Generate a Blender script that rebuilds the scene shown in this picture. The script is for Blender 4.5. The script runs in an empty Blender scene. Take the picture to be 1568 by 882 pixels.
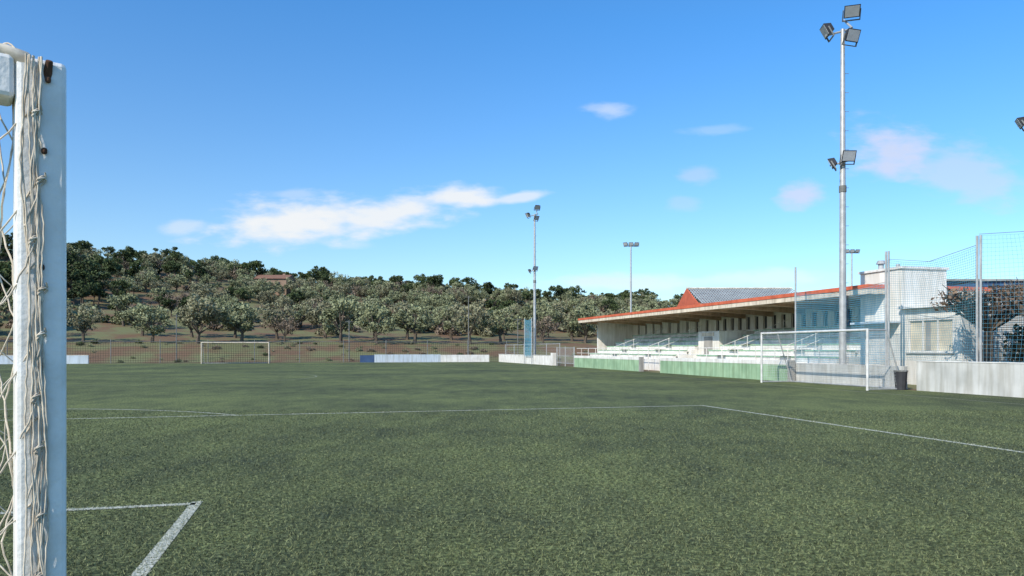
import bpy, math, random
import numpy as np
from mathutils import Vector, Matrix
random.seed(7)
rng = np.random.default_rng(7)
sc = bpy.context.scene
A = math.radians(14.66); CA, SA = math.cos(A), math.sin(A)
CX, CY = 5.58, 21.7     # corner of the penalty area: origin of the pitch frame
def W(s, f, z=0.0): return (CX + s*CA - f*SA, CY + s*SA + f*CA, z)
def toSF(x, y):
    dx, dy = x-CX, y-CY
    return dx*CA+dy*SA, -dx*SA+dy*CA

# ------------------------------------------------------------ materials
def nd(nt, t, **k):
    n = nt.nodes.new(t)
    for a, v in k.items(): setattr(n, a, v)
    return n
def mat(name, c1, c2=None, scale=3.0, rough=0.8, bump=0.0, bscale=None, metal=0.0, detail=5, lo=0.35, hi=0.65, spec=0.3, attr=None, streak=0):
    m = bpy.data.materials.new(name); m.use_nodes = True
    nt = m.node_tree; p = nt.nodes['Principled BSDF']
    p.inputs['Roughness'].default_value = rough; p.inputs['Metallic'].default_value = metal
    p.inputs['Specular IOR Level'].default_value = spec
    tc = nd(nt, 'ShaderNodeTexCoord')
    r = nd(nt, 'ShaderNodeValToRGB')
    if c2 is None: c2 = tuple(x*0.72 for x in c1)
    r.color_ramp.elements[0].position = lo; r.color_ramp.elements[1].position = hi
    r.color_ramp.elements[0].color = (*c2, 1); r.color_ramp.elements[1].color = (*c1, 1)
    out = r.outputs['Color']
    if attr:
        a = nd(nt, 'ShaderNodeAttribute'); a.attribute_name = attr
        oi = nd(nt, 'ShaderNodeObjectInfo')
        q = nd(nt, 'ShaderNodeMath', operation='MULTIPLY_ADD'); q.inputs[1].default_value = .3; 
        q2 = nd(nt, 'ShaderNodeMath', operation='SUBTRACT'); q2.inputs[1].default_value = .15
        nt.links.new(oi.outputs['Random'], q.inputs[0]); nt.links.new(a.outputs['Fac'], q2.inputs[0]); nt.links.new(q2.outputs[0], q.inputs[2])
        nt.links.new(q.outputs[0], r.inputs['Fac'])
    else:
        n = nd(nt, 'ShaderNodeTexNoise'); n.inputs['Scale'].default_value = scale; n.inputs['Detail'].default_value = detail
        nt.links.new(tc.outputs['Object'], n.inputs['Vector']); nt.links.new(n.outputs['Fac'], r.inputs['Fac'])
    if streak:     # rain-washed dirt streaks running down walls
        mp = nd(nt,'ShaderNodeMapping'); mp.inputs['Scale'].default_value=(3.5,3.5,.35); nt.links.new(tc.outputs['Object'],mp.inputs['Vector'])
        n3 = nd(nt,'ShaderNodeTexNoise'); n3.inputs['Scale'].default_value=1.3; n3.inputs['Detail'].default_value=6; nt.links.new(mp.outputs[0],n3.inputs['Vector'])
        r3 = nd(nt,'ShaderNodeValToRGB'); r3.color_ramp.elements[0].position=.36; r3.color_ramp.elements[1].position=.56
        k=1-streak; r3.color_ramp.elements[0].color=(k,k*.98,k*.94,1); r3.color_ramp.elements[1].color=(1,1,1,1)
        nt.links.new(n3.outputs['Fac'],r3.inputs['Fac'])
        mm = nd(nt,'ShaderNodeMix',data_type='RGBA',blend_type='MULTIPLY'); mm.inputs['Factor'].default_value=1
        nt.links.new(out,mm.inputs['A']); nt.links.new(r3.outputs[0],mm.inputs['B']); out=mm.outputs['Result']
    nt.links.new(out, p.inputs['Base Color'])
    if bump:
        n2 = nd(nt, 'ShaderNodeTexNoise'); n2.inputs['Scale'].default_value = bscale or scale*6; n2.inputs['Detail'].default_value = 4
        nt.links.new(tc.outputs['Object'], n2.inputs['Vector'])
        b = nd(nt, 'ShaderNodeBump'); b.inputs['Strength'].default_value = bump; b.inputs['Distance'].default_value = 0.02
        nt.links.new(n2.outputs['Fac'], b.inputs['Height']); nt.links.new(b.outputs['Normal'], p.inputs['Normal'])
    return m
WHITE = mat('white_paint', (.84,.82,.78), (.68,.66,.62), 1.5, .6, .1, streak=.14)
GOALW = mat('goal_paint', (.70,.69,.66), (.55,.54,.51), 4, .5)
POSTW = mat('post_paint', (.86,.84,.80), (.72,.70,.65), 7, .35, .15, 60, spec=.5, lo=.3, hi=.5, streak=.12)
PLAST = mat('white_plaster', (.84,.81,.75), (.70,.67,.61), .8, .85, .2, streak=.17)
WALLW = mat('wall_whitewash', (.66,.65,.61), (.48,.48,.45), .9, .85, .25, detail=8, streak=.22)
BLUEW = mat('wall_pale_blue', (.60,.66,.72), (.50,.57,.64), .5, .8, .1, streak=.2)
GREENW = mat('wall_green', (.36,.52,.33), (.26,.40,.25), 1.1, .8, .2, streak=.25)
GREENB = mat('bench_green', (.34,.56,.36), (.25,.44,.28), 3, .6)
SOFF = mat('soffit_concrete', (.62,.44,.31), (.46,.32,.22), 1.2, .9, streak=.15)
RED = mat('red_paint', (.68,.16,.08), (.54,.12,.06), 2, .6, streak=.15)
CREAM = mat('cream_fascia', (.78,.68,.54), (.62,.53,.42), 2, .8, streak=.25)
DARK = mat('dark_opening', (.03,.033,.04), None, 2, .4)
GREY = mat('grey_concrete', (.38,.36,.33), (.26,.25,.23), 1.5, .9, .2)
SHEET = mat('grey_roof_sheet', (.42,.42,.40), (.30,.30,.29), 1, .6, metal=.1)
GALV = mat('galvanised_steel', (.52,.52,.51), (.40,.40,.39), 4, .45, metal=.35)
GALVD = mat('weathered_steel', (.22,.22,.21), (.15,.15,.14), 4, .6, metal=.2)
BLK = mat('lamp_housing', (.05,.05,.055), None, 4, .5)
GLASS = mat('lamp_glass', (.45,.47,.50), (.38,.4,.43), 4, .12, spec=.8)
NAVY = mat('navy_cladding', (.06,.11,.22), (.04,.075,.16), .8, .6)
CURT = mat('window_pane', (.74,.66,.50), (.52,.46,.35), 1.0, .25, spec=.4)
ROPE = mat('net_rope', (.70,.62,.50), (.48,.41,.32), 40, .95)
NETW = mat('net_white', (.58,.60,.60), None, 4, .9)
NETB = mat('net_blue', (.12,.36,.50), (.09,.30,.43), 2, .9)
NETG = mat('net_teal', (.10,.30,.38), (.08,.24,.31), 2, .9)
NETD = mat('net_dark', (.06,.058,.045), None, 2, .9)
RUST = mat('rust', (.14,.07,.04), (.06,.03,.02), 30, .9)
TILE = mat('roof_tiles', (.27,.14,.09), (.18,.10,.07), 2, .9)
STONE = mat('house_wall', (.32,.22,.16), (.24,.17,.12), .7, .9)
BARK = mat('bark', (.15,.12,.09), (.07,.056,.045), 6, .95, .5)
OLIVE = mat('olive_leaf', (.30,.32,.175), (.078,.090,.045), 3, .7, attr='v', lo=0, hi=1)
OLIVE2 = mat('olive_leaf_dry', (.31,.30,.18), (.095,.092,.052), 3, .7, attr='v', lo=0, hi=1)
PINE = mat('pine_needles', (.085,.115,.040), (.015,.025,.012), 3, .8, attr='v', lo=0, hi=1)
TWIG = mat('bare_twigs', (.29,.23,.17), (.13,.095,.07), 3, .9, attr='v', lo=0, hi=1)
DRYLEAF = mat('dry_leaves', (.27,.19,.13), (.11,.075,.055), 3, .9, attr='v', lo=0, hi=1)

# ------------------------------------------------------------ builder
def mesh_obj(name, V, F, mats, parent=None, mi=None, smooth=False):
    me = bpy.data.meshes.new(name); me.from_pydata([tuple(v) for v in V], [], F)
    for m in (mats if isinstance(mats, (list, tuple)) else [mats]): me.materials.append(m)
    if mi is not None: me.polygons.foreach_set('material_index', np.array(mi, dtype=np.int32))
    if smooth: me.polygons.foreach_set('use_smooth', np.ones(len(F), dtype=bool))
    me.update()
    o = bpy.data.objects.new(name, me); sc.collection.objects.link(o)
    if parent: o.parent = parent
    return o
class B:
    def __init__(s, name, pitch=True): s.name=name; s.pitch=pitch; s.parts={}
    def _p(s, part, m):
        if part not in s.parts: s.parts[part]=([],[],m)
        return s.parts[part]
    def raw(s, part, m, vs, fs):
        V,F,_ = s._p(part,m); o=len(V)
        V.extend([W(*v) for v in vs] if s.pitch else vs); F.extend([tuple(i+o for i in f) for f in fs])
    def box(s, part, m, x0,x1,y0,y1,z0,z1):
        vs=[(x,y,z) for z in (z0,z1) for x,y in ((x0,y0),(x1,y0),(x1,y1),(x0,y1))]
        s.raw(part,m,vs,[(3,2,1,0),(4,5,6,7),(0,1,5,4),(1,2,6,5),(2,3,7,6),(3,0,4,7)])
    def quad(s, part, m, a,b,c,d): s.raw(part,m,[a,b,c,d],[(0,1,2,3)])
    def tube(s, part, m, p0, p1, r0, r1=None, n=10):
        r1 = r0 if r1 is None else r1
        p0=Vector(p0); p1=Vector(p1); d=(p1-p0).normalized()
        u=d.orthogonal().normalized(); w=d.cross(u)
        vs=[]
        for p,r in ((p0,r0),(p1,r1)):
            for i in range(n):
                a=2*math.pi*i/n; vs.append(tuple(p+u*math.cos(a)*r+w*math.sin(a)*r))
        fs=[(i,(i+1)%n,n+(i+1)%n,n+i) for i in range(n)]+[tuple(range(n-1,-1,-1)),tuple(range(n,2*n))]
        s.raw(part,m,vs,fs)
    def net(s, part, m, a,b,c,d, cell, w, sag=0.0, jit=0.0):
        a,b,c,d=[Vector(v) for v in (a,b,c,d)]
        nu=max(2,int((b-a).length/cell)); nv=max(2,int((d-a).length/cell))
        nrm=(b-a).cross(d-a).normalized()
        def P(u,v):
            p=(a*(1-u)+b*u)*(1-v)+(d*(1-u)+c*u)*v
            k=math.sin(math.pi*u)*math.sin(math.pi*v)
            p=p+nrm*(sag*k+jit*math.sin(u*23)*math.sin(v*9+u*5))
            if v>0: p=p-Vector((0,0,1))*(sag*.8*math.sin(math.pi*u)*v**3)
            return p
        seg=10
        eu=(b-a).normalized()*w/2; ev=(d-a).normalized()*w/2
        for i in range(nu+1):
            u=i/nu; vs=[]
            for k in range(seg+1):
                p=P(u,k/seg); vs+= [tuple(p-eu),tuple(p+eu)]
            s.raw(part,m,vs,[(2*k,2*k+1,2*k+3,2*k+2) for k in range(seg)])
        off=nrm*0.002
        for j in range(nv+1):
            v=j/nv; vs=[]; sg=seg*2
            for k in range(sg+1):
                p=P(k/sg,v)+off; vs+= [tuple(p-ev),tuple(p+ev)]
            s.raw(part,m,vs,[(2*k,2*k+1,2*k+3,2*k+2) for k in range(sg)])
    def done(s, bevel=0):
        if len(s.parts)==1:
            (n,(V,F,m)),=s.parts.items(); o=mesh_obj(s.name,V,F,m); objs=[o]
        else:
            o=bpy.data.objects.new(s.name,None); sc.collection.objects.link(o)
            o.empty_display_size=.5
            objs=[mesh_obj(n,V,F,m,o) for n,(V,F,m) in s.parts.items()]
        if bevel:
            for q in objs:
                b=q.modifiers.new('bevel','BEVEL'); b.width=bevel; b.segments=2; b.limit_method='ANGLE'
        return o

# ------------------------------------------------------------ terrain
def sst(a,b,x):
    t=np.clip((x-a)/(b-a),0,1); return t*t*(3-2*t)
def noise2(x,y):
    return (np.sin(x*.071+1.3)*np.cos(y*.063+.4)+.5*np.sin(x*.17+y*.11)+.3*np.cos(x*.31-y*.27+2))/1.8
BB=[-1.2,-.69,-.60,-.43,-.30,-.12,.015,.235,.40,.7,1.5]
AA=[29,28,26,22.5,19,17.6,15.6,13.5,10,6,5]
def H(x,y):
    x=np.asarray(x,float); y=np.asarray(y,float)
    s=(x-CX)*CA+(y-CY)*SA; f=-(x-CX)*SA+(y-CY)*CA
    b=x/np.maximum(y,20)
    am=np.interp(b,BB,AA)
    h=2.6*sst(79,93,f)+(am-2.6)*(0.55*sst(93,205,f)+.45*np.clip((f-93)/112,0,1))
    h+=noise2(x,y)*.9*sst(95,130,f)
    h*=1-.75*sst(230,600,f)
    return h
def axis(a,b,fine,segs):
    return np.unique(np.concatenate([np.arange(a,b,fine)]+segs))
sx=axis(-140,110,2.5,[np.linspace(-2500,-140,24),np.linspace(110,2500,24)])
sy=axis(-30,300,2.5,[np.linspace(-2000,-30,18),np.linspace(300,3000,30)])
X,Y=np.meshgrid(sx,sy); wx=CX+X*CA-Y*SA; wy=CY+X*SA+Y*CA
Z=H(wx,wy)
V=np.stack([wx,wy,Z],-1).reshape(-1,3); nx,ny=len(sx),len(sy)
F=[(j*nx+i,j*nx+i+1,(j+1)*nx+i+1,(j+1)*nx+i) for j in range(ny-1) for i in range(nx-1)]
gm=mat('ground_soil',(.17,.175,.08),(.17,.105,.062),.22,.95,.5,4,detail=8,lo=.40,hi=.58)
g=mesh_obj('ground',V,F,gm,smooth=True)

# ------------------------------------------------------------ turf
def turf_mat():
    m=bpy.data.materials.new('artificial_turf'); m.use_nodes=True; nt=m.node_tree; p=nt.nodes['Principled BSDF']
    p.inputs['Roughness'].default_value=.9; p.inputs['Specular IOR Level'].default_value=.1
    tc=nd(nt,'ShaderNodeTexCoord')
    def nz(scale,det,mp=None,rg=.5):
        n=nd(nt,'ShaderNodeTexNoise'); n.inputs['Scale'].default_value=scale; n.inputs['Detail'].default_value=det; n.inputs['Roughness'].default_value=rg
        if mp:
            q=nd(nt,'ShaderNodeMapping'); q.inputs['Scale'].default_value=mp; q.inputs['Rotation'].default_value=(0,0,A)
            nt.links.new(tc.outputs['Object'],q.inputs['Vector']); nt.links.new(q.outputs[0],n.inputs['Vector'])
        else: nt.links.new(tc.outputs['Object'],n.inputs['Vector'])
        return n
    fine=nz(20,8,rg=.64); big=nz(.15,4); mid=nz(1.1,8,(1.2,.6,1),.66)
    r=nd(nt,'ShaderNodeValToRGB'); e=r.color_ramp.elements
    e[0].position=.37; e[0].color=(.046,.055,.030,1); e[1].position=.66; e[1].color=(.31,.335,.155,1)
    x=e.new(.52); x.color=(.128,.152,.070,1)
    nt.links.new(fine.outputs['Fac'],r.inputs['Fac'])
    r2=nd(nt,'ShaderNodeValToRGB'); e=r2.color_ramp.elements
    e[0].position=.39; e[0].color=(.56,.57,.64,1); e[1].position=.60; e[1].color=(1.20,1.20,1.0,1)
    ad=nd(nt,'ShaderNodeMath',operation='MULTIPLY_ADD'); ad.inputs[1].default_value=.5
    sb=nd(nt,'ShaderNodeMath',operation='MULTIPLY'); sb.inputs[1].default_value=.5
    nt.links.new(mid.outputs['Fac'],sb.inputs[0]); nt.links.new(big.outputs['Fac'],ad.inputs[0]); nt.links.new(sb.outputs[0],ad.inputs[2])
    nt.links.new(ad.outputs[0],r2.inputs['Fac'])
    mx=nd(nt,'ShaderNodeMix',data_type='RGBA',blend_type='MULTIPLY'); mx.inputs['Factor'].default_value=1
    nt.links.new(r.outputs[0],mx.inputs['A']); nt.links.new(r2.outputs[0],mx.inputs['B'])
    nt.links.new(mx.outputs['Result'],p.inputs['Base Color'])
    b=nd(nt,'ShaderNodeBump'); b.inputs['Strength'].default_value=.7; b.inputs['Distance'].default_value=.03
    nt.links.new(fine.outputs['Fac'],b.inputs['Height']); nt.links.new(b.outputs[0],p.inputs['Normal'])
    return m
TURF=turf_mat()
t=B('grass_pitch'); 
t.quad('turf',TURF,(-75,-32,.004),(12.3,-32,.004),(12.3,75.5,.004),(-75,75.5,.004)); pitch=t.done()

LINE=mat('line_fibres',(.54,.54,.45),(.21,.23,.15),35,.9,.4,80,lo=.38,hi=.58)
LINEF=mat('line_fibres_worn',(.29,.31,.21),(.17,.19,.11),20,.9,.4,80,lo=.40,hi=.60)
L=B('pitch_markings')
segs=[]
def line(s0,f0,s1,f1,w=.11,m=None,pt='lines'):
    segs.append((s0,f0,s1,f1,w)); m=m or LINE
    d=Vector((s1-s0,f1-f0)).normalized(); n=Vector((-d.y,d.x))*w/2; e=d*w/2
    a=(s0-e.x,f0-e.y); b=(s1+e.x,f1+e.y)
    L.quad(pt,m,(a[0]-n.x,a[1]-n.y,.008),(b[0]-n.x,b[1]-n.y,.008),(b[0]+n.x,b[1]+n.y,.008),(a[0]+n.x,a[1]+n.y,.008))
def arc(cs,cf,R,a0,a1,w=.1,n=48,m=None,pt='far_lines'):
    for i in range(n):
        p=a0+(a1-a0)*i/n; q=a0+(a1-a0)*(i+1)/n
        pts=[(cs+(R+k)*math.cos(t_),cf+(R+k)*math.sin(t_),.008) for t_,k in ((p,-w/2),(q,-w/2),(q,w/2),(p,w/2))]
        L.quad(pt,m or LINEF,*pts)
gc=-20.16; GL=-16.5; FGL=71; mid=(GL+FGL)/2
cs,cf=toSF(-3.37,7.88)
LM=mat('line_fibres_mid',(.50,.50,.40),(.24,.26,.17),12,.9,lo=.38,hi=.58)
line(gc-20.16,-.0,-.056,0,m=LM,pt='mid_lines',w=.11); line(0,0.055,0,GL)
line(cs-18.3,cf,cs-.056,cf); line(cs,cf+.055,cs,GL)
hh=math.acos(5.5/9.15); arc(gc,-5.5,9.15,math.pi/2-hh+.01,math.pi/2+hh-.01,m=LM,pt='mid_lines')
fl=dict(m=LINEF,pt='far_lines',w=.1)
line(gc-20.16,FGL-16.5,0,FGL-16.5,**fl); line(.0,FGL-16.39,0,FGL-.1,**fl)
line(-10.9,FGL-5.5,-29.4,FGL-5.5,**fl)
arc(gc,mid,9.15,0,2*math.pi,n=80)
line(-50,mid,9.4,mid,**fl)
line(9.5,GL,9.5,FGL,**fl); line(-50,FGL,9.4,FGL,**fl)
L.done()

# grass blades on the near part of the pitch
N=230000
D=4.2*np.exp(rng.random(N)*math.log(20/4.2)); bx=(rng.random(N)-.5)*1.75
x=bx*D; y=D
ss=(x-CX)*CA+(y-CY)*SA; ff=-(x-CX)*SA+(y-CY)*CA
on=np.zeros(N,bool)
for s0,f0,s1,f1,w in segs[:4]:
    on|=(ss>min(s0,s1)-w/2)&(ss<max(s0,s1)+w/2)&(ff>min(f0,f1)-w/2)&(ff<max(f0,f1)+w/2)
on&=rng.random(N)<.75
a=rng.random(N)*6.283; h=.012+.018*rng.random(N); wd=.004+.0045*(D/8); lean=(rng.random(N)*.9+.2)*h*1.6; la=rng.random(N)*6.283
P=np.zeros((N,3,3))
P[:,0]=np.stack([x-np.cos(a)*wd/2,y-np.sin(a)*wd/2,np.full(N,.004)],-1)
P[:,1]=np.stack([x+np.cos(a)*wd/2,y+np.sin(a)*wd/2,np.full(N,.004)],-1)
P[:,2]=np.stack([x+np.cos(la)*lean,y+np.sin(la)*lean,.004+h],-1)
def tri_obj(name,P,k,m,vals):
    n=len(P); me=bpy.data.meshes.new(name)
    me.vertices.add(n*k); me.vertices.foreach_set('co',P.reshape(-1).astype(np.float32))
    me.loops.add(n*k); me.loops.foreach_set('vertex_index',np.arange(n*k,dtype=np.int32))
    me.polygons.add(n); me.polygons.foreach_set('loop_start',np.arange(0,n*k,k,dtype=np.int32)); me.polygons.foreach_set('loop_total',np.full(n,k,dtype=np.int32))
    at=me.attributes.new('v','FLOAT','POINT'); at.data.foreach_set('value',np.repeat(vals,k).astype(np.float32))
    me.materials.append(m); me.update(); me.validate()
    o=bpy.data.objects.new(name,me); sc.collection.objects.link(o); return o
BL=mat('turf_blades',(.38,.41,.19),(.050,.060,.032),3,.8,attr='v',lo=0,hi=1,spec=.15)
nt=BL.node_tree; cr=[n for n in nt.nodes if n.type=='VALTORGB'][0].color_ramp
cr.elements[1].position=.82; e=cr.elements.new(.9); e.color=(.5,.50,.41,1)
vals=np.where(on,1.2,rng.random(N)**1.6*.66)
tri_obj('grass_blades',P,3,BL,vals)

# ------------------------------------------------------------ perimeter walls
w=B('perimeter_wall')
w.box('wall_plain',WALLW,12.3,12.5,-14,5.0,0,1.16)
w.box('wall_plain_cap',WHITE,12.28,12.52,-14.02,5.02,1.16,1.2)
w.box('wall_behind_goal',WALLW,12.6,12.8,6.0,13.2,0,.95)
w.done(.01)
for f0,f1 in ((13.4,28),(31.5,46)):
    w=B('stand_front_wall')
    w.box('green_band',GREENW,12.3,12.5,f0,f1,0,.86)
    w.box('white_band',WHITE,12.29,12.51,f0-.01,f1+.01,.86,1.08)
    w.box('end_pier',GREY,12.26,12.54,f0-.3,f0-.02,0,1.1)
    w.done(.01)
w=B('white_wall'); w.box('wall',WHITE,12.3,12.5,53,76,0,1.0); w.box('cap',WALLW,12.27,12.53,53,76,1.0,1.06); w.box('pier',WHITE,12.2,12.6,52.4,52.99,0,1.3); w.done(.01)
w=B('end_wall'); w.box('white_run',WHITE,4.5,11.0,76,76.2,0,.95); w.box('blue_run',BLUEW,-4.0,4.48,76,76.2,0,1.0); w.box('navy_end',NAVY,-5.8,-4.02,76,76.2,0,.9); w.done()
w=B('end_wall'); w.box('white_run',BLUEW,-62,-36.5,75,75.2,0,.95); w.box('white_cap',WHITE,-62,-36.5,74.98,75.22,.95,1.0); w.done()

# ------------------------------------------------------------ end fence
fe=B('chain_link_fence')
for i in range(-12,3):
    s=i*5.4+3
    fe.tube('posts',GALVD,(s,77.6,0),(s,77.6,2.85),.055,n=6)
    fe.net('mesh',NETD,(s,77.6,.05),(s+5.4,77.6,.05),(s+5.4,77.6,2.6),(s,77.6,2.6),.26,.03)
fe.tube('top_rail',GALVD,(-62,77.6,2.62),(19,77.6,2.62),.03,n=6)
fe.done()
for s,hh_ in ((-43,5.5),(-28,6),(-7,5.5),(9,9),(16,6)):
    q=B('utility_pole'); q.tube('pole',GALVD,(s,80,0),(s,80,hh_),.07,.05,8); q.tube('crossarm',GALVD,(s-.5,80,hh_-.2),(s+.5,80,hh_-.2),.03,n=6); q.done()
fe=B('chain_link_fence')
for i in range(0,6):
    f=53+i*4.6
    fe.tube('posts',GALV,(13.2,f,0),(13.2,f,2.3),.04,n=6)
    if i<5: fe.net('mesh',GALV,(13.2,f,.05),(13.2,f+4.6,.05),(13.2,f+4.6,2.2),(13.2,f,2.2),.3,.016)
fe.tube('top_rail',GALV,(13.2,53,2.25),(13.2,76,2.25),.03,n=6); fe.done()
fe=B('steel_gate')
for f in (46.6,49.2,51.8): fe.tube('posts',GALV,(12.5,f,0),(12.5,f,1.9),.05,n=6)
for z in (.3,1.0,1.8): fe.tube('rails',GALV,(12.5,46.6,z),(12.5,51.8,z),.03,n=6)
for k in range(24): fe.tube('bars',GALV,(12.5,46.8+k*.21,.3),(12.5,46.8+k*.21,1.8),.012,n=4)
fe.done()

# ------------------------------------------------------------ goals
def goal(name,pl,pr,back,h,pm=WHITE,nm=NETW,dep=1.6,top=.8,r=.06,cell=.2,nw=.008):
    g=B(name); pl=Vector((*pl,0)); pr=Vector((*pr,0)); bk=Vector((*back,0))
    up=Vector((0,0,h))
    for p in (pl,pr):
        g.tube('posts',pm,p,p+up+Vector((0,0,r)),r,n=12)
        g.tube('stays',GALV,p+up,p+up+bk*top,.03,n=8)
        g.tube('stays',GALV,p+up+bk*top,p+bk*dep+Vector((0,0,.05)),.03,n=8)
        g.tube('stays',GALV,p+bk*dep+Vector((0,0,.05)),p+Vector((0,0,.05)),.03,n=8)
        g.net('net',nm,p+bk*.03,p+bk*dep,p+up+bk*top,p+up+bk*.03,cell,nw,.05)
    g.tube('crossbar',pm,pl+up,pr+up,r,n=12)
    g.tube('stays',GALV,pl+bk*dep+Vector((0,0,.05)),pr+bk*dep+Vector((0,0,.05)),.03,n=8)
    g.net('net',nm,pl+bk*dep,pr+bk*dep,pr+up+bk*top,pl+up+bk*top,cell,nw,.12,.02)
    g.net('net',nm,pl+up,pr+up,pr+up+bk*top,pl+up+bk*top,cell,nw,.04)
    g.done()
goal('football_goal',(10.4,5.5),(10.4,12.82),(1,0),2.44,pm=GOALW,cell=.12,nw=.009,dep=1.7,top=.9,r=.05)
goal('football_goal',(gc-3.66,FGL),(gc+3.66,FGL),(0,1),2.44,pm=CREAM,nm=NETD,cell=.25,nw=.015,dep=2,top=1,r=.055)

# ------------------------------------------------------------ near goal (post beside the camera)
g=B('small_goal',pitch=False)
P0=Vector((-1.245,1.95,0)); c=Vector((-.8,-.6,0)); n_=Vector((.6,-.8,0)); a2=.056
def obox(part,m,o,c,n,x0,x1,y0,y1,z0,z1):
    vs=[tuple(o+c*x+n*y+Vector((0,0,z))) for z in (z0,z1) for x,y in ((x0,y0),(x1,y0),(x1,y1),(x0,y1))]
    g.raw(part,m,vs,[(3,2,1,0),(4,5,6,7),(0,1,5,4),(1,2,6,5),(2,3,7,6),(3,0,4,7)])
HT=2.4
obox('near_post',POSTW,P0,c,n_,-a2,a2,-a2,a2,0,HT)
obox('far_post',POSTW,P0,c,n_,3.0-a2,3.0+a2,-a2,a2,0,HT)
obox('crossbar',POSTW,P0,c,n_,a2+.001,3.0-a2-.001,-a2+.002,a2-.002,HT-.112,HT-.002)
obox('side_bar',POSTW,P0,c,n_,-.02,.02,-1.0,-a2-.001,0.02,.06)
obox('back_bar',POSTW,P0,c,n_,-.02,3.02,-1.04,-1.0,0.02,.06)
for z,x_ in ((2.345,-.014),(2.16,-.006),(1.86,.0)): 
    obox('hooks',RUST,P0,c,n_,x_-.006,x_+.008,a2,a2+.012,z-.008,z+.010)
g.tube('rusty_bracket',RUST,P0+c*-.012+n_*(a2-.01)+Vector((0,0,HT-.05)),P0+c*-.016+n_*(a2+.012)+Vector((0,0,HT-.005)),.012,.009,8)
sg=g.done(.012)
cu=bpy.data.curves.new('net','CURVE'); cu.dimensions='3D'; cu.bevel_depth=.0023; cu.bevel_resolution=1; cu.materials.append(ROPE)
def rope(pts):
    sp=cu.splines.new('POLY'); sp.points.add(len(pts)-1)
    for i,p in enumerate(pts): sp.points[i].co=(*p,1)
R=random.Random(11)
def sub(p,q,n=6,sag=.02,j=.006):
    p=Vector(p);q=Vector(q); out=[]
    for i in range(n+1):
        t_=i/n; v=p.lerp(q,t_)-Vector((0,0,1))*sag*4*t_*(1-t_)
        if 0<i<n: v+=Vector((R.uniform(-j,j),R.uniform(-j,j),R.uniform(-j,j)))
        out.append(v)
    return out
def diamond(o,du,nu,nv,cw,ch,top,jit):
    G={}
    for i in range(nu+1):
        for j in range(nv+1):
            if (i+j)%2: continue
            k=R.uniform(-jit,jit)
            G[i,j]=o+du*(i*cw+k)+Vector((R.uniform(-jit,jit),R.uniform(-jit,jit),top-j*ch+R.uniform(-jit,jit)))
    for (i,j),p in G.items():
        for di in (1,-1):
            q=G.get((i+di,j+1))
            if q is not None: rope(sub(p,q,4,.008,.003))
diamond(P0+n_*(-a2),-n_,8,24,.12,.10,HT-.05,.02)
diamond(P0+n_*(-1.0),c,24,16,.125,.14,HT-.25,.025)
diamond(P0+n_*(-.03)+c*.06,(c*.3-n_).normalized(),8,20,.045,.12,HT-.06,.022)
for k in range(10):
    off=.0+R.uniform(-.012,.026); pts=[]; ph=R.uniform(0,6); fr_=R.uniform(.08,.22)
    for i in range(110):
        z=HT+.0-.0225*i
        if z<.02: break
        tz=i/110; amp=.007+.008*math.sin(i*.11+k)
        pts.append(P0+c*(off+.012-.025*tz+amp*math.sin(i*fr_+ph)+R.uniform(-.0018,.0018)+.010*math.sin(i*.04+k*2))+n_*(a2+.004+.009*abs(math.sin(i*.21+ph)))+Vector((0,0,z)))
    rope(pts)
for k in range(14):
    z=HT-.10-k*.15-R.random()*.08; o=P0+c*(.006+R.uniform(-.008,.012))+n_*(a2+.010)+Vector((0,0,z))
    rope([o+c*(.011*math.cos(t_*1.1))+Vector((0,0,.012*math.sin(t_*.9)+.0012*t_))+n_*.006*math.sin(t_*1.3) for t_ in range(16)])
    e_=o+c*R.uniform(-.03,.045)-Vector((0,0,R.uniform(.05,.14)))
    rope(sub(o,e_,6,.006,.003))
for k in range(9):
    z=HT-.12-k*.2; rope(sub(P0+c*.01+n_*(a2+.008)+Vector((0,0,z)),P0+c*.13+n_*(.02)+Vector((0,0,z-R.uniform(.08,.22))),8,.01,.003))
pts=[]
for i in range(420):
    t_=.05+i/420*2.9; an=i*.42
    pts.append(P0+c*(t_+.0)+n_*(.02+.028*math.cos(an))+Vector((0,0,HT+.004+.028*math.sin(an))))
rope(pts)
no=bpy.data.objects.new('net',cu); sc.collection.objects.link(no); no.parent=sg
cu2=bpy.data.curves.new('net_roll','CURVE'); cu2.dimensions='3D'; cu2.bevel_depth=.024; cu2.bevel_resolution=3; cu2.materials.append(ROPE)
sp=cu2.splines.new('POLY'); sp.points.add(79)
for i in range(80):
    q=P0+c*(.005+i*.036)+n_*(.03+.006*math.sin(i*1.1))+Vector((0,0,HT+.004+.005*math.sin(i*.7)-(.045 if i==0 else 0)-(.014 if i==1 else 0)))
    sp.points[i].co=(*q,1); sp.points[i].radius=.8+.25*math.sin(i*1.9)
o2=bpy.data.objects.new('net_roll',cu2); sc.collection.objects.link(o2); o2.parent=sg

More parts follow.
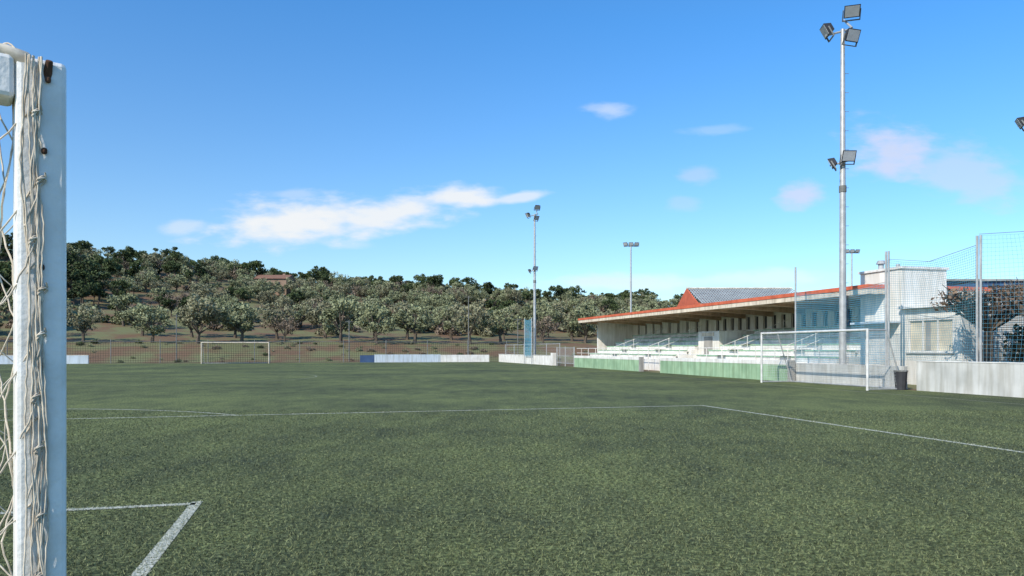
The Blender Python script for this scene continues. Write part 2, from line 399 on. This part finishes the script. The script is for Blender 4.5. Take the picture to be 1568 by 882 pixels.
# ------------------------------------------------------------ floodlights
def flood(b,p,yaw,tilt,sz=1.0):
    M=Matrix.Translation(Vector(p))@Matrix.Rotation(yaw,4,'Z')@Matrix.Rotation(tilt,4,'X')
    def bx(part,m,x0,x1,y0,y1,z0,z1,taper=1.0):
        vs=[]
        for z in (z0,z1):
            for x,y in ((x0,y0),(x1,y0),(x1,y1),(x0,y1)):
                k=taper if y>0.1 else 1
                vs.append(tuple(M@(Vector((x*k,y,z*k))*sz)))
        b.raw(part,m,vs,[(3,2,1,0),(4,5,6,7),(0,1,5,4),(1,2,6,5),(2,3,7,6),(3,0,4,7)])
    bx('housings',BLK,-.32,.32,-.10,.22,-.26,.26,.6)
    bx('lenses',GLASS,-.28,.28,-.115,-.101,-.22,.22)
    bx('brackets',GALVD,-.36,-.325,-.03,.03,-.38,.05); bx('brackets',GALVD,.325,.36,-.03,.03,-.38,.05); bx('brackets',GALVD,-.36,.36,-.03,.03,-.42,-.38)
def pole(x,y,h,r,low=True,yaw=2.2,sz=1.0):
    b=B('floodlight_pole',pitch=False)
    b.tube('mast',GALV,(x,y,0),(x,y,h*.55),r,r*.82,14); b.tube('mast',GALV,(x,y,h*.55),(x,y,h),r*.8,r*.55,14)
    b.tube('mast_collar',GALVD,(x,y,h*.55-.15),(x,y,h*.55+.15),r*1.0,n=14)
    b.box('base_plate',GREY,x-.4,x+.4,y-.4,y+.4,0,.15)
    b.tube('crossarm',GALV,(x-.85,y-.1,h-.35),(x+.4,y+.1,h+.05),.05,n=8)
    b.tube('crossarm',GALV,(x+.25,y-.4,h-.1),(x+.25,y+.4,h+.6),.05,n=8)
    flood(b,(x-.8,y-.1,h-.1),yaw-3.6,.5,sz)
    flood(b,(x+.3,y-.3,h+.75),yaw-2.2,.7,sz)
    flood(b,(x+.2,y-.5,h-.5),yaw-1.6,.4,sz)
    if low:
        z=h*.62
        b.tube('lower_arm',GALV,(x-.65,y-.1,z-.1),(x+.15,y-.25,z+.1),.04,n=8)
        flood(b,(x-.6,y-.2,z+.0),yaw-3.9,.5,sz*.8); flood(b,(x+.08,y-.4,z+.3),yaw-1.9,.4,sz*.9)
    for k in range(int(h/ .9)-4): b.tube('climbing_rungs',GALVD,(x+r*.6,y,3+k*.9),(x+r+.12,y,3+k*.9),.012,n=4)
    b.done()
pole(15.65,35,16.8,.17,yaw=1.9,sz=1.1)
pole(2.6,85,17.2,.17,yaw=2.4)
pole(21.1,30,17.4,.17,yaw=1.9)
for x,y,h in ((17.2,107,16.8),(53.3,116,17)):
    b=B('floodlight_pole',pitch=False)
    b.tube('mast',GALV,(x,y,0),(x,y,h),.16,.1,12); b.tube('crossarm',GALV,(x-1,y,h-.2),(x+1,y,h-.2),.05,n=8)
    for dx in (-.8,-.0,.8): flood(b,(x+dx,y-.2,h+.1),-.3+dx*.4,.5,1.0)
    b.done()

# ------------------------------------------------------------ grandstand
G=B('grandstand')
for (f0,f1) in ((13.2,28.4),(31.6,50)):
    for i in range(6):
        s0=14.8+i*.92; z=.9+i*.36
        G.box('terraces',WHITE,s0,s0+.92 if i<5 else 20.5,f0,f1,0,z)
        G.box('bench_blocks',WHITE,s0+.45,s0+.72,f0+.3,f1-.3,z,z+.30)
        G.box('bench_planks',GREENB,s0+.40,s0+.76,f0+.25,f1-.25,z+.302,z+.36)
    k=f0+4
    while k<f1-2:
        for i in range(6):
            G.box('aisle_steps',GREY,14.8+i*.92+.2,14.8+(i+1)*.92-.15,k,k+1.0,.9+i*.36+.362,.9+i*.36+.40)
        for z in (.5,.95):
            G.tube('aisle_rail',WHITE,(14.8,k-.1,.9+z),(19.8,k-.1,2.7+z),.02,n=6)
        for i in range(6): G.tube('aisle_rail',WHITE,(14.9+i*.92,k-.1,.9+i*.36),(14.9+i*.92,k-.1,1.88+i*.36),.02,n=6)
        k+=7
    for z in (1.5,1.95): G.tube('front_rail',WHITE,(14.0,f0,z-.2),(14.0,f1,z-.2),.025,n=6)
    k=f0
    while k<=f1: G.tube('front_rail',WHITE,(14.0,k,0),(14.0,k,1.75),.025,n=6); k+=1.9
G.box('entrance_block',PLAST,17.2,20.4,28.5,31.5,0,3.0)
G.box('entrance_step',GREY,15.2,17.1,28.6,31.4,0,.5)
G.box('entrance_door',GREY,17.17,17.19,29.4,30.6,.5,2.6)
G.box('entrance_sign',CREAM,17.16,17.19,29.2,30.9,2.65,2.9)
G.box('rear_wall',PLAST,20.5,20.8,13,51.2,0,3.15)
G.box('rear_wall',PLAST,20.5,20.8,13,51.2,4.1,4.42)
G.box('rear_glazing',DARK,20.68,20.74,13,51.2,3.15,4.1)
k=13.0
while k<51:
    wd_=.62 if (18<k<34) else 1.25
    G.box('rear_pilasters',PLAST,20.5,20.67,k,k+wd_,3.151,4.099); k+=1.1 if (18<k<34) else 1.7
G.box('end_wall',PLAST,16.6,20.49,51.0,51.2,0,4.42)
G.box('end_wall',PLAST,16.9,20.49,12.7,12.9,0,4.42)
G.box('roof_slab',SOFF,15.05,22.5,11,52,4.44,4.60)
G.box('roof_fascia',CREAM,14.9,15.04,10.9,52.1,4.36,4.62)
G.box('roof_fascia',CREAM,14.9,22.5,10.78,10.9,4.36,4.62)
G.box('roof_edge',RED,14.86,15.2,10.74,52.14,4.622,4.82)
G.box('roof_edge',RED,15.202,22.5,10.74,10.95,4.622,4.82)
G.quad('roof_top',TILE,(15.2,10.96,4.63),(15.2,52.1,4.63),(22.5,52.1,5.15),(22.5,10.96,5.15))
k=12.5
while k<52:
    V_=[(15.2,k,4.438),(20.49,k,4.438),(20.49,k,4.0),(15.2,k,4.34),(15.2,k+.25,4.438),(20.49,k+.25,4.438),(20.49,k+.25,4.0),(15.2,k+.25,4.34)]
    G.raw('roof_beams',SOFF,V_,[(0,1,2,3),(7,6,5,4),(0,3,7,4),(3,2,6,7),(1,5,6,2),(0,4,5,1)]); k+=3.55
G.done()

S=B('gabled_hall',pitch=False)
x0,x1,y0,y1,ze,zr=17.1,27.5,67.5,78,5.9,7.6; ym=72.6
S.box('walls',PLAST,x0+.2,x1-.2,y0+.2,y1-.2,0,ze-.05)
S.raw('gable_ends',RED,[(x0,y0,ze-.3),(x0,y1,ze-.3),(x0,ym,zr),(x0+.15,y0,ze-.3),(x0+.15,y1,ze-.3),(x0+.15,ym,zr)],[(0,2,1),(3,4,5),(0,3,5,2),(2,5,4,1),(0,1,4,3)])
nr=40
for i in range(nr):
    a_=x0+.16+(x1-x0-.16)*i/nr; b_=x0+.16+(x1-x0-.16)*(i+.62)/nr; c_=x0+.16+(x1-x0-.16)*(i+1)/nr
    for (u,v,dz) in ((a_,b_,.06),(b_,c_,0)):
        S.quad('roof_sheets',SHEET,(u,y0-.3,ze+dz-.1),(v,y0-.3,ze+dz-.1),(v,ym,zr+dz),(u,ym,zr+dz))
        S.quad('roof_sheets',SHEET,(u,ym,zr+dz),(v,ym,zr+dz),(v,y1+.3,ze+dz-.1),(u,y1+.3,ze+dz-.1))
S.box('ridge_cap',CREAM,x0,x1,ym-.12,ym+.12,zr+.03,zr+.13)
S.box('verge',RED,x0-.1,x0-.002,y0-.3,y0+.2,ze-.6,ze)
S.box('eaves',RED,x0,x1+8,y0-.45,y0-.31,ze-.4,ze-.12)
S.done()

# clubhouse
C_=B('clubhouse')
C_.box('walls',PLAST,16,24,6.4,9.79,0,1.5); 
C_.box('walls',PLAST,16,24,6.4,9.79,3.06,3.55)
C_.box('walls',PLAST,16,24,6.4,6.85,1.501,3.059); C_.box('walls',PLAST,16,24,9.45,9.79,1.501,3.059); C_.box('inner_wall',PLAST,16.3,23.9,6.86,9.44,1.501,3.059)
C_.box('window_panes',CURT,16.12,16.15,6.86,9.44,1.52,3.04)
for k in (6.86,7.7,8.55,9.36): C_.box('window_frame',WHITE,16.03,16.11,k,k+.08,1.52,3.04)
for z in (1.502,2.97): C_.box('window_frame',WHITE,16.02,16.10,6.86,9.44,z,z+.08)
C_.box('window_gap',GREY,16.10,16.115,8.2,8.5,1.6,2.95)
C_.box('sill',GREY,15.93,16.2,6.8,9.5,1.43,1.498)
C_.box('roof_slab',WHITE,15.7,24.2,6.1,9.79,3.552,3.68)
C_.box('tower',PLAST,16,18.6,9.8,12.6,0,5.5)
C_.box('tower_cap',WHITE,15.92,18.68,9.72,12.68,5.5,5.62)
C_.tube('vent',GALV,(17,12.3,5.6),(17,12.3,6.0),.14,n=10); C_.tube('vent_cowl',GALV,(17,12.3,6.02),(17,12.3,6.2),.26,.16,n=10)
C_.tube('vent',GALV,(17.4,11.6,5.6),(17.4,11.6,5.95),.1,n=10)
C_.box('awning',BLUEW,15.2,15.99,9.9,12.4,2.9,3.0)
C_.done(.01)
Hh=B('sports_hall',pitch=False)
Hh.box('wall_lower',PLAST,24.5,46,45,58,0,4.7); Hh.box('wall_upper',NAVY,24.45,46.05,44.95,58,4.701,5.8); Hh.box('roof_edge',GREY,24.3,46.2,44.8,58.1,5.801,5.92)
for k in range(9): Hh.box('windows',DARK,25.5+k*2.3,27+k*2.3,44.97,44.99,3.3,4.2)
Hh.done()

def tallnet(f0,f1,m,z0=1.2,z1=5.9,cell=.13,w=.009,s=13.5,sag=.35):
    b=B('ball_stop_net')
    for f in (f0,f1-.06): b.tube('poles',GALV,(s,f,0),(s,f,6.0),.045,n=8)
    b.net('netting',m,(s,f0,z0),(s,f1,z0),(s,f1,z1),(s,f0,z1),cell,w,sag,.03)
    b.tube('top_cable',GALVD,(s,f0,z1+.05),(s,(f0+f1)/2,z1-sag*.8),.012,n=4); b.tube('top_cable',GALVD,(s,(f0+f1)/2,z1-sag*.8),(s,f1,z1+.05),.012,n=4)
    b.done()
tallnet(8.0,14.5,NETB,1.0,4.6,.10,.016,sag=.25)
tallnet(3.3,7.9,NETG,1.2,5.6,.10,.010,sag=.4)
tallnet(-3.5,3.2,NETB,1.2,6.0,.16,.006,sag=.35)
b=B('ball_stop_net')
for f in (59.6,62.6): b.tube('poles',GALV,(12.1,f,0),(12.1,f,5.2),.05,n=6)
b.net('netting',NETB,(12.1,59.6,.9),(12.1,62.6,.9),(12.1,62.6,5.1),(12.1,59.6,5.1),.14,.045,.2,.03); b.done()
b=B('mesh_fence')
for k in range(5): b.tube('posts',GALVD,(16.4,-6+k*2.9,0),(16.4,-6+k*2.9,3.2),.04,n=6)
b.net('mesh',NETD,(16.4,-6,.1),(16.4,5.6,.1),(16.4,5.6,3.1),(16.4,-6,3.1),.09,.022); b.done()
b=B('waste_bin',pitch=False); p=W(12.0,5.5)
b.tube('body',BLK,(p[0],p[1],.0),(p[0],p[1],.75),.2,.26,12); b.tube('rim',GALVD,(p[0],p[1],.75),(p[0],p[1],.8),.28,n=12); b.done()

# ------------------------------------------------------------ trees
def tubes(vs,fs,p0,p1,r0,r1,n=6):
    p0=Vector(p0);p1=Vector(p1);d=(p1-p0).normalized();u=d.orthogonal().normalized();w_=d.cross(u);o=len(vs)
    for p,r in ((p0,r0),(p1,r1)):
        for i in range(n):
            a_=2*math.pi*i/n; vs.append(tuple(p+u*math.cos(a_)*r+w_*math.sin(a_)*r))
    fs+= [(o+i,o+(i+1)%n,o+n+(i+1)%n,o+n+i) for i in range(n)]
def tree_mesh(name,leaf,seed,hc=3.3,rx=2.5,rz=1.6,ncl=16,nl=120,cr=.85,lsz=.2,trunk=1.2,tr=.24,flat=.8,bare=False):
    r=np.random.default_rng(seed); rr=random.Random(seed)
    vs,fs=[],[]
    top=(rr.uniform(-.2,.2),rr.uniform(-.2,.2),trunk)
    tubes(vs,fs,(0,0,-.4),(top[0]*.4,top[1]*.4,trunk*.5),tr*1.25,tr*.9); tubes(vs,fs,(top[0]*.4,top[1]*.4,trunk*.5),top,tr*.9,tr*.75)
    cl=[]
    while len(cl)<ncl:
        p=np.array([rr.uniform(-1,1),rr.uniform(-1,1),rr.uniform(-1,1)])
        q=np.linalg.norm(p)
        if q>1 or q<.35: continue
        cl.append(np.array([p[0]*rx,p[1]*rx,hc+p[2]*rz]))
    for i,cc in enumerate(cl):
        if i%2==0 or bare:
            midp=Vector(top).lerp(Vector(cc),.5)+Vector((0,0,-.15*rr.random())); 
            tubes(vs,fs,top,midp,tr*.45,tr*.28,5); tubes(vs,fs,midp,cc,tr*.28,tr*.1,5)
            if bare:
                for _ in range(7):
                    e_=Vector(cc)+Vector((rr.uniform(-1,1),rr.uniform(-1,1),rr.uniform(-.3,1)))*cr
                    tubes(vs,fs,midp.lerp(Vector(cc),rr.random()),e_,tr*.12,.012,3)
    nb=len(fs)
    Pl=[];vl=[]
    for cc in cl:
        k=int(nl*rr.uniform(.6,1.3)); R_=cr*rr.uniform(.7,1.25)
        d=r.normal(size=(k,3)); d/=np.linalg.norm(d,axis=1)[:,None]; rad=R_*r.random(k)**.45
        pos=cc+d*rad[:,None]*np.array([1,1,flat])
        t1=r.normal(size=(k,3)); t1/=np.linalg.norm(t1,axis=1)[:,None]; t2=np.cross(t1,r.normal(size=(k,3))); t2/=np.linalg.norm(t2,axis=1)[:,None]
        sz_=lsz*(.5+r.random(k))[:,None]
        Pl.append(np.stack([pos-t1*sz_,pos+t2*sz_*.55,pos+t1*sz_,pos-t2*sz_*.55],1))
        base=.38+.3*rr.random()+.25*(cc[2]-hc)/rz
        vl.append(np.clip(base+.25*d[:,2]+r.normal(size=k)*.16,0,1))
    Pl=np.concatenate(Pl); vl=np.concatenate(vl); o=len(vs); nq=len(Pl)
    vs+= [tuple(v) for v in Pl.reshape(-1,3)]
    fs+= [(o+4*i,o+4*i+1,o+4*i+2,o+4*i+3) for i in range(nq)]
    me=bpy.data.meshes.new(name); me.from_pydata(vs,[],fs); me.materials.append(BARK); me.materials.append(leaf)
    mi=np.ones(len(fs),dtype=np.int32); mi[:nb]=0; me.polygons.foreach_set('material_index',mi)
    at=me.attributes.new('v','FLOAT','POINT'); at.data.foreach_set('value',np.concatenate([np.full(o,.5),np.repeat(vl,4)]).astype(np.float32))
    me.update(); return me
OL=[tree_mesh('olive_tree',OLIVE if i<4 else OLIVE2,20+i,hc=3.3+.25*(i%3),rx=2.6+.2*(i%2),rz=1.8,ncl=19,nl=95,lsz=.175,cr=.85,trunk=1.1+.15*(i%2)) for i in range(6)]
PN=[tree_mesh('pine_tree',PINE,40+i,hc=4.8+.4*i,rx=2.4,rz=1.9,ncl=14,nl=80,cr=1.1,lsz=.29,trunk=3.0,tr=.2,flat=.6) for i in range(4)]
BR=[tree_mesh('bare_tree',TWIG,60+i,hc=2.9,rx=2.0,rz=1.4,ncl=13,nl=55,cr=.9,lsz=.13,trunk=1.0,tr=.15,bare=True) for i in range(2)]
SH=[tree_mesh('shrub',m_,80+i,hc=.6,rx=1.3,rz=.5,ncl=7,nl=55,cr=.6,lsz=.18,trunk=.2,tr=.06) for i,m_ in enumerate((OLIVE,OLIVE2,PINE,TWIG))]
def place(me,x,y,sc_,name,parent=None,sink=.1,zs=1.0):
    o=bpy.data.objects.new(name,me); sc.collection.objects.link(o)
    o.location=(x,y,float(H(x,y))-sink); o.rotation_euler=(0,0,random.random()*6.28); o.scale=(sc_,sc_,sc_*zs)
    if parent: o.parent=parent
    return o
for row,(f,st) in enumerate(((93,6.7),(101.5,6.8))):
    s=-88+row*3.3
    while s<48:
        x,y,_=W(s+random.uniform(-1,1),f+random.uniform(-1.6,1.6))
        if random.random()<.95: place(random.choice(OL if random.random()<.9 else BR),x,y,random.uniform(.98,1.28),'olive_tree')
        s+=st*random.uniform(.85,1.15)
grove=bpy.data.objects.new('hillside_woodland',None); sc.collection.objects.link(grove)
hx,hy=-59.5,186.0
def okp(x,y):
    b_=x/y
    if not(-.85<b_<.52): return False
    if abs(b_-hx/hy)<.03 and 172<y<hy+6: return False
    return True
def scat(n,f0,f1,fn,p=1.0):
    k=0; t_=0
    while k<n and t_<n*20:
        t_+=1
        f=f0+(f1-f0)*random.random()**p; s=random.uniform(-170,110)
        x,y,_=W(s,f)
        if y<70 or not okp(x,y): continue
        fn(x,y,f); k+=1
def mid_tree(x,y,f):
    b_=x/y; v=noise2(x*1.7,y*1.9)
    left=b_<-.42
    if v>.45 or (left and f>112 and random.random()<.6): place(random.choice(PN),x,y,random.uniform(.4,.7),'pine',grove)
    elif random.random()<.15: place(random.choice(BR),x,y,random.uniform(.8,1.2),'bare_tree',grove)
    else: place(random.choice(OL),x,y,random.uniform(.6,1.0),'olive',grove)
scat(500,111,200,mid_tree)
scat(330,108,205,lambda x,y,f: place(random.choice(SH),x,y,random.uniform(.9,2.0),'shrub',grove))
scat(230,186,225,lambda x,y,f: place(random.choice(PN+OL[:3]),x,y,random.uniform(.5,.85),'pine',grove))
scat(170,198,232,lambda x,y,f: place(random.choice(PN),x,y,random.uniform(.5,.95),'pine',grove))
k=0
while k<55:
    f=random.uniform(112,165); s=random.uniform(-150,-50); x,y,_=W(s,f)
    if x/y<-.40 and x/y>-.95: place(random.choice(PN),x,y,random.uniform(.6,.95),'pine',grove); k+=1
for px_,yy,s_ in ((-.64,150,1.25),(-.685,120,1.2),(-.66,110,1.0)): place(PN[1],px_*yy,yy,s_,'pine_tree')
place(PN[2],-.343*188,188,.95,'pine_tree')
for k in range(130):
    x,y,_=W(random.uniform(-85,40),random.uniform(80,92)); place(random.choice(SH),x,y,random.uniform(.2,.45),'shrub',grove)
for k in range(26):
    s=random.uniform(24,60); x,y,_=W(s,random.uniform(45,75)); 
    if 14<x<30 and 64<y<80: continue
    place(random.choice(OL),x,y,random.uniform(.7,.95),'olive_tree')

MU=tree_mesh('mulberry_tree',DRYLEAF,99,hc=3.7,rx=1.9,rz=.55,ncl=20,nl=65,cr=.5,lsz=.085,trunk=2.5,tr=.22,bare=True)
for s,f in ((15.4,4.7),(15.6,2.0),(15.5,-.8)):
    x,y,_=W(s,f); o=place(MU,x,y,random.uniform(.92,1.02),'mulberry_tree')
n=9000
s_=17.2+rng.random(n)*1.0+rng.normal(size=n)*.1; f_=-7+rng.random(n)*12.5; z_=rng.random(n)*2.5*(1+.08*np.sin(f_*3))
cen=np.stack([CX+s_*CA-f_*SA,CY+s_*SA+f_*CA,z_],-1)
t1=rng.normal(size=(n,3));t1/=np.linalg.norm(t1,axis=1)[:,None];t2=np.cross(t1,rng.normal(size=(n,3)));t2/=np.linalg.norm(t2,axis=1)[:,None]
q=np.stack([cen-t1*.12,cen+t2*.08,cen+t1*.12,cen-t2*.08],1)
tri_obj('hedge',q,4,PINE,rng.random(n)*.7)

hz=float(H(hx,hy)); Fh=B('farmhouse',pitch=False)
w2,d2=3.8,3.5; z0=hz-.5; z1=hz+3.6
Fh.box('walls',STONE,hx-w2,hx+w2,hy-d2,hy+d2,z0,z1-.01)
Fh.raw('roof',TILE,[(hx-w2-.4,hy-d2-.4,z1),(hx+w2+.4,hy-d2-.4,z1),(hx+w2+.4,hy+d2+.4,z1),(hx-w2-.4,hy+d2+.4,z1),(hx-w2-.4,hy,z1+1.3),(hx+w2+.4,hy,z1+1.3)],[(0,1,5,4),(2,3,4,5),(0,4,3),(1,2,5),(3,2,1,0)])
for k in (-2.4,-.2,2.0): Fh.box('windows',DARK,hx+k-.3,hx+k+.3,hy-d2-.02,hy-d2-.005,z1-1.5,z1-.8)
Fh.box('chimney',STONE,hx+1.6,hx+2.2,hy+.8,hy+1.4,z1+.8,z1+1.7)
Fh.done()
for dx,dy,sz in ((-5,-7,.75),(-2.3,-8,.6),(.8,-7.5,.62),(3.4,-7,.7),(6,-5,.9),(-6.6,-2,.9)): place(random.choice(OL),hx+dx,hy+dy,sz,'olive',grove)

# ------------------------------------------------------------ world
EL=math.radians(36); sun_dir=Vector((-.50,-.62,0)).normalized()*math.cos(EL)+Vector((0,0,math.sin(EL)))
wd=bpy.data.worlds.new('World'); sc.world=wd; wd.use_nodes=True; nt=wd.node_tree
bg=nt.nodes['Background']; STR=.15; bg.inputs['Strength'].default_value=STR
sky=nd(nt,'ShaderNodeTexSky'); sky.sky_type='NISHITA'; sky.sun_disc=False; sky.sun_elevation=EL
sky.sun_rotation=math.atan2(sun_dir.x,sun_dir.y); sky.air_density=1.0; sky.dust_density=.4; sky.ozone_density=2.5
tc=nd(nt,'ShaderNodeTexCoord'); sp=nd(nt,'ShaderNodeSeparateXYZ'); nt.links.new(tc.outputs['Generated'],sp.inputs[0])
def M(op,a,b=None,c=None,clamp=False):
    n=nd(nt,'ShaderNodeMath',operation=op); n.use_clamp=clamp
    for i,v in enumerate((a,b,c)):
        if v is None: continue
        if isinstance(v,(int,float)): n.inputs[i].default_value=v
        else: nt.links.new(v,n.inputs[i])
    return n.outputs[0]
ym_=M('MAXIMUM',sp.outputs['Y'],.001)
u=M('DIVIDE',sp.outputs['X'],ym_); v=M('DIVIDE',sp.outputs['Z'],ym_)
cb=nd(nt,'ShaderNodeCombineXYZ'); nt.links.new(u,cb.inputs[0]); nt.links.new(M('MULTIPLY',v,2.6),cb.inputs[1])
nz=nd(nt,'ShaderNodeTexNoise'); nz.inputs['Scale'].default_value=9; nz.inputs['Detail'].default_value=6; nz.inputs['Roughness'].default_value=.55; nt.links.new(cb.outputs[0],nz.inputs['Vector'])
nz2=nd(nt,'ShaderNodeTexNoise'); nz2.inputs['Scale'].default_value=26; nz2.inputs['Detail'].default_value=5; nt.links.new(cb.outputs[0],nz2.inputs['Vector'])
nA=M('SUBTRACT',nz.outputs['Fac'],.5); nB=M('SUBTRACT',nz2.outputs['Fac'],.5)
def blob(u0,v0,ra,rb,rot,st,k=1.6,k2=.5):
    c_,s_=math.cos(rot),math.sin(rot)
    du=M('SUBTRACT',u,u0); dv=M('SUBTRACT',v,v0)
    p=M('DIVIDE',M('ADD',M('MULTIPLY',du,c_),M('MULTIPLY',dv,s_)),ra)
    q=M('DIVIDE',M('SUBTRACT',M('MULTIPLY',dv,c_),M('MULTIPLY',du,s_)),rb)
    r=M('SQRT',M('ADD',M('MULTIPLY',p,p),M('MULTIPLY',q,q)))
    val=M('ADD',M('SUBTRACT',1.0,r),M('ADD',M('MULTIPLY',nA,k),M('MULTIPLY',nB,k2)))
    mr=nd(nt,'ShaderNodeMapRange',interpolation_type='SMOOTHSTEP'); nt.links.new(val,mr.inputs[0]); mr.inputs[1].default_value=.0; mr.inputs[2].default_value=.8; mr.inputs[3].default_value=0; mr.inputs[4].default_value=st
    return mr.outputs[0]
def px(x,y): return (x-784)/1132,(535-y)/1132
def mx(l):
    o=l[0]
    for q in l[1:]: o=M('MAXIMUM',o,q)
    return o
def bp(x,y,rx,ry,rot,st,k=1.6,k2=.9): 
    a_,b_=px(x,y); return blob(a_,b_,rx/1132,ry/1132,math.radians(rot),st,k,k2)
white=mx([bp(450,340,170,50,3,1.0),bp(600,325,165,36,8,.95),bp(700,303,95,25,5,.95),bp(795,302,65,11,8,.7),bp(285,347,50,16,5,.45),bp(450,298,60,10,0,.3),bp(520,372,60,10,-3,.3),bp(935,168,62,17,-3,.45),bp(1090,200,60,10,3,.2),
          bp(960,432,190,18,0,.55,1.0),bp(1170,425,150,18,2,.45,1.0)])
pink=mx([bp(1362,228,95,54,-10,.8),bp(1480,265,140,54,-15,.5),bp(1228,297,42,28,0,.75),bp(1068,267,38,18,0,.36),bp(1045,312,34,16,0,.25)])
fr=M('GREATER_THAN',sp.outputs['Y'],.02)
white=M('MULTIPLY',white,fr); pink=M('MULTIPLY',pink,fr)
el=M('MULTIPLY_ADD',sp.outputs['Z'],2.4,M('MULTIPLY',sp.outputs['X'],.25),clamp=True)
tcol=nd(nt,'ShaderNodeMix',data_type='RGBA'); nt.links.new(el,tcol.inputs['Factor']); tcol.inputs['A'].default_value=(.92,1.02,1.08,1); tcol.inputs['B'].default_value=(.48,1.06,1.48,1)
tint=nd(nt,'ShaderNodeMix',data_type='RGBA',blend_type='MULTIPLY'); tint.inputs['Factor'].default_value=1; nt.links.new(tcol.outputs['Result'],tint.inputs['B'])
nt.links.new(sky.outputs[0],tint.inputs['A'])
m1=nd(nt,'ShaderNodeMix',data_type='RGBA'); nt.links.new(white,m1.inputs['Factor']); nt.links.new(tint.outputs['Result'],m1.inputs['A']); m1.inputs['B'].default_value=(5.9,6.1,6.3,1)
m2=nd(nt,'ShaderNodeMix',data_type='RGBA'); nt.links.new(pink,m2.inputs['Factor']); nt.links.new(m1.outputs['Result'],m2.inputs['A']); m2.inputs['B'].default_value=(4.7,4.9,5.9,1)
nt.links.new(m2.outputs['Result'],bg.inputs['Color'])
sl=bpy.data.lights.new('sun','SUN'); sl.energy=4.8; sl.angle=math.radians(.5); sl.color=(1,.92,.79)
so=bpy.data.objects.new('sun',sl); sc.collection.objects.link(so); so.location=(0,-20,40); so.rotation_euler=(-sun_dir).to_track_quat('-Z','Y').to_euler()
# ------------------------------------------------------------ camera
cam=bpy.data.cameras.new('camera'); co=bpy.data.objects.new('camera',cam); sc.collection.objects.link(co)
co.location=(0,0,1.65); co.rotation_euler=(math.pi/2,0,0); cam.lens=26; cam.sensor_width=36; cam.shift_y=.06; cam.clip_start=.05; cam.clip_end=6000
sc.camera=co
sc.view_settings.view_transform='Standard'; sc.view_settings.look='None'; sc.view_settings.exposure=0
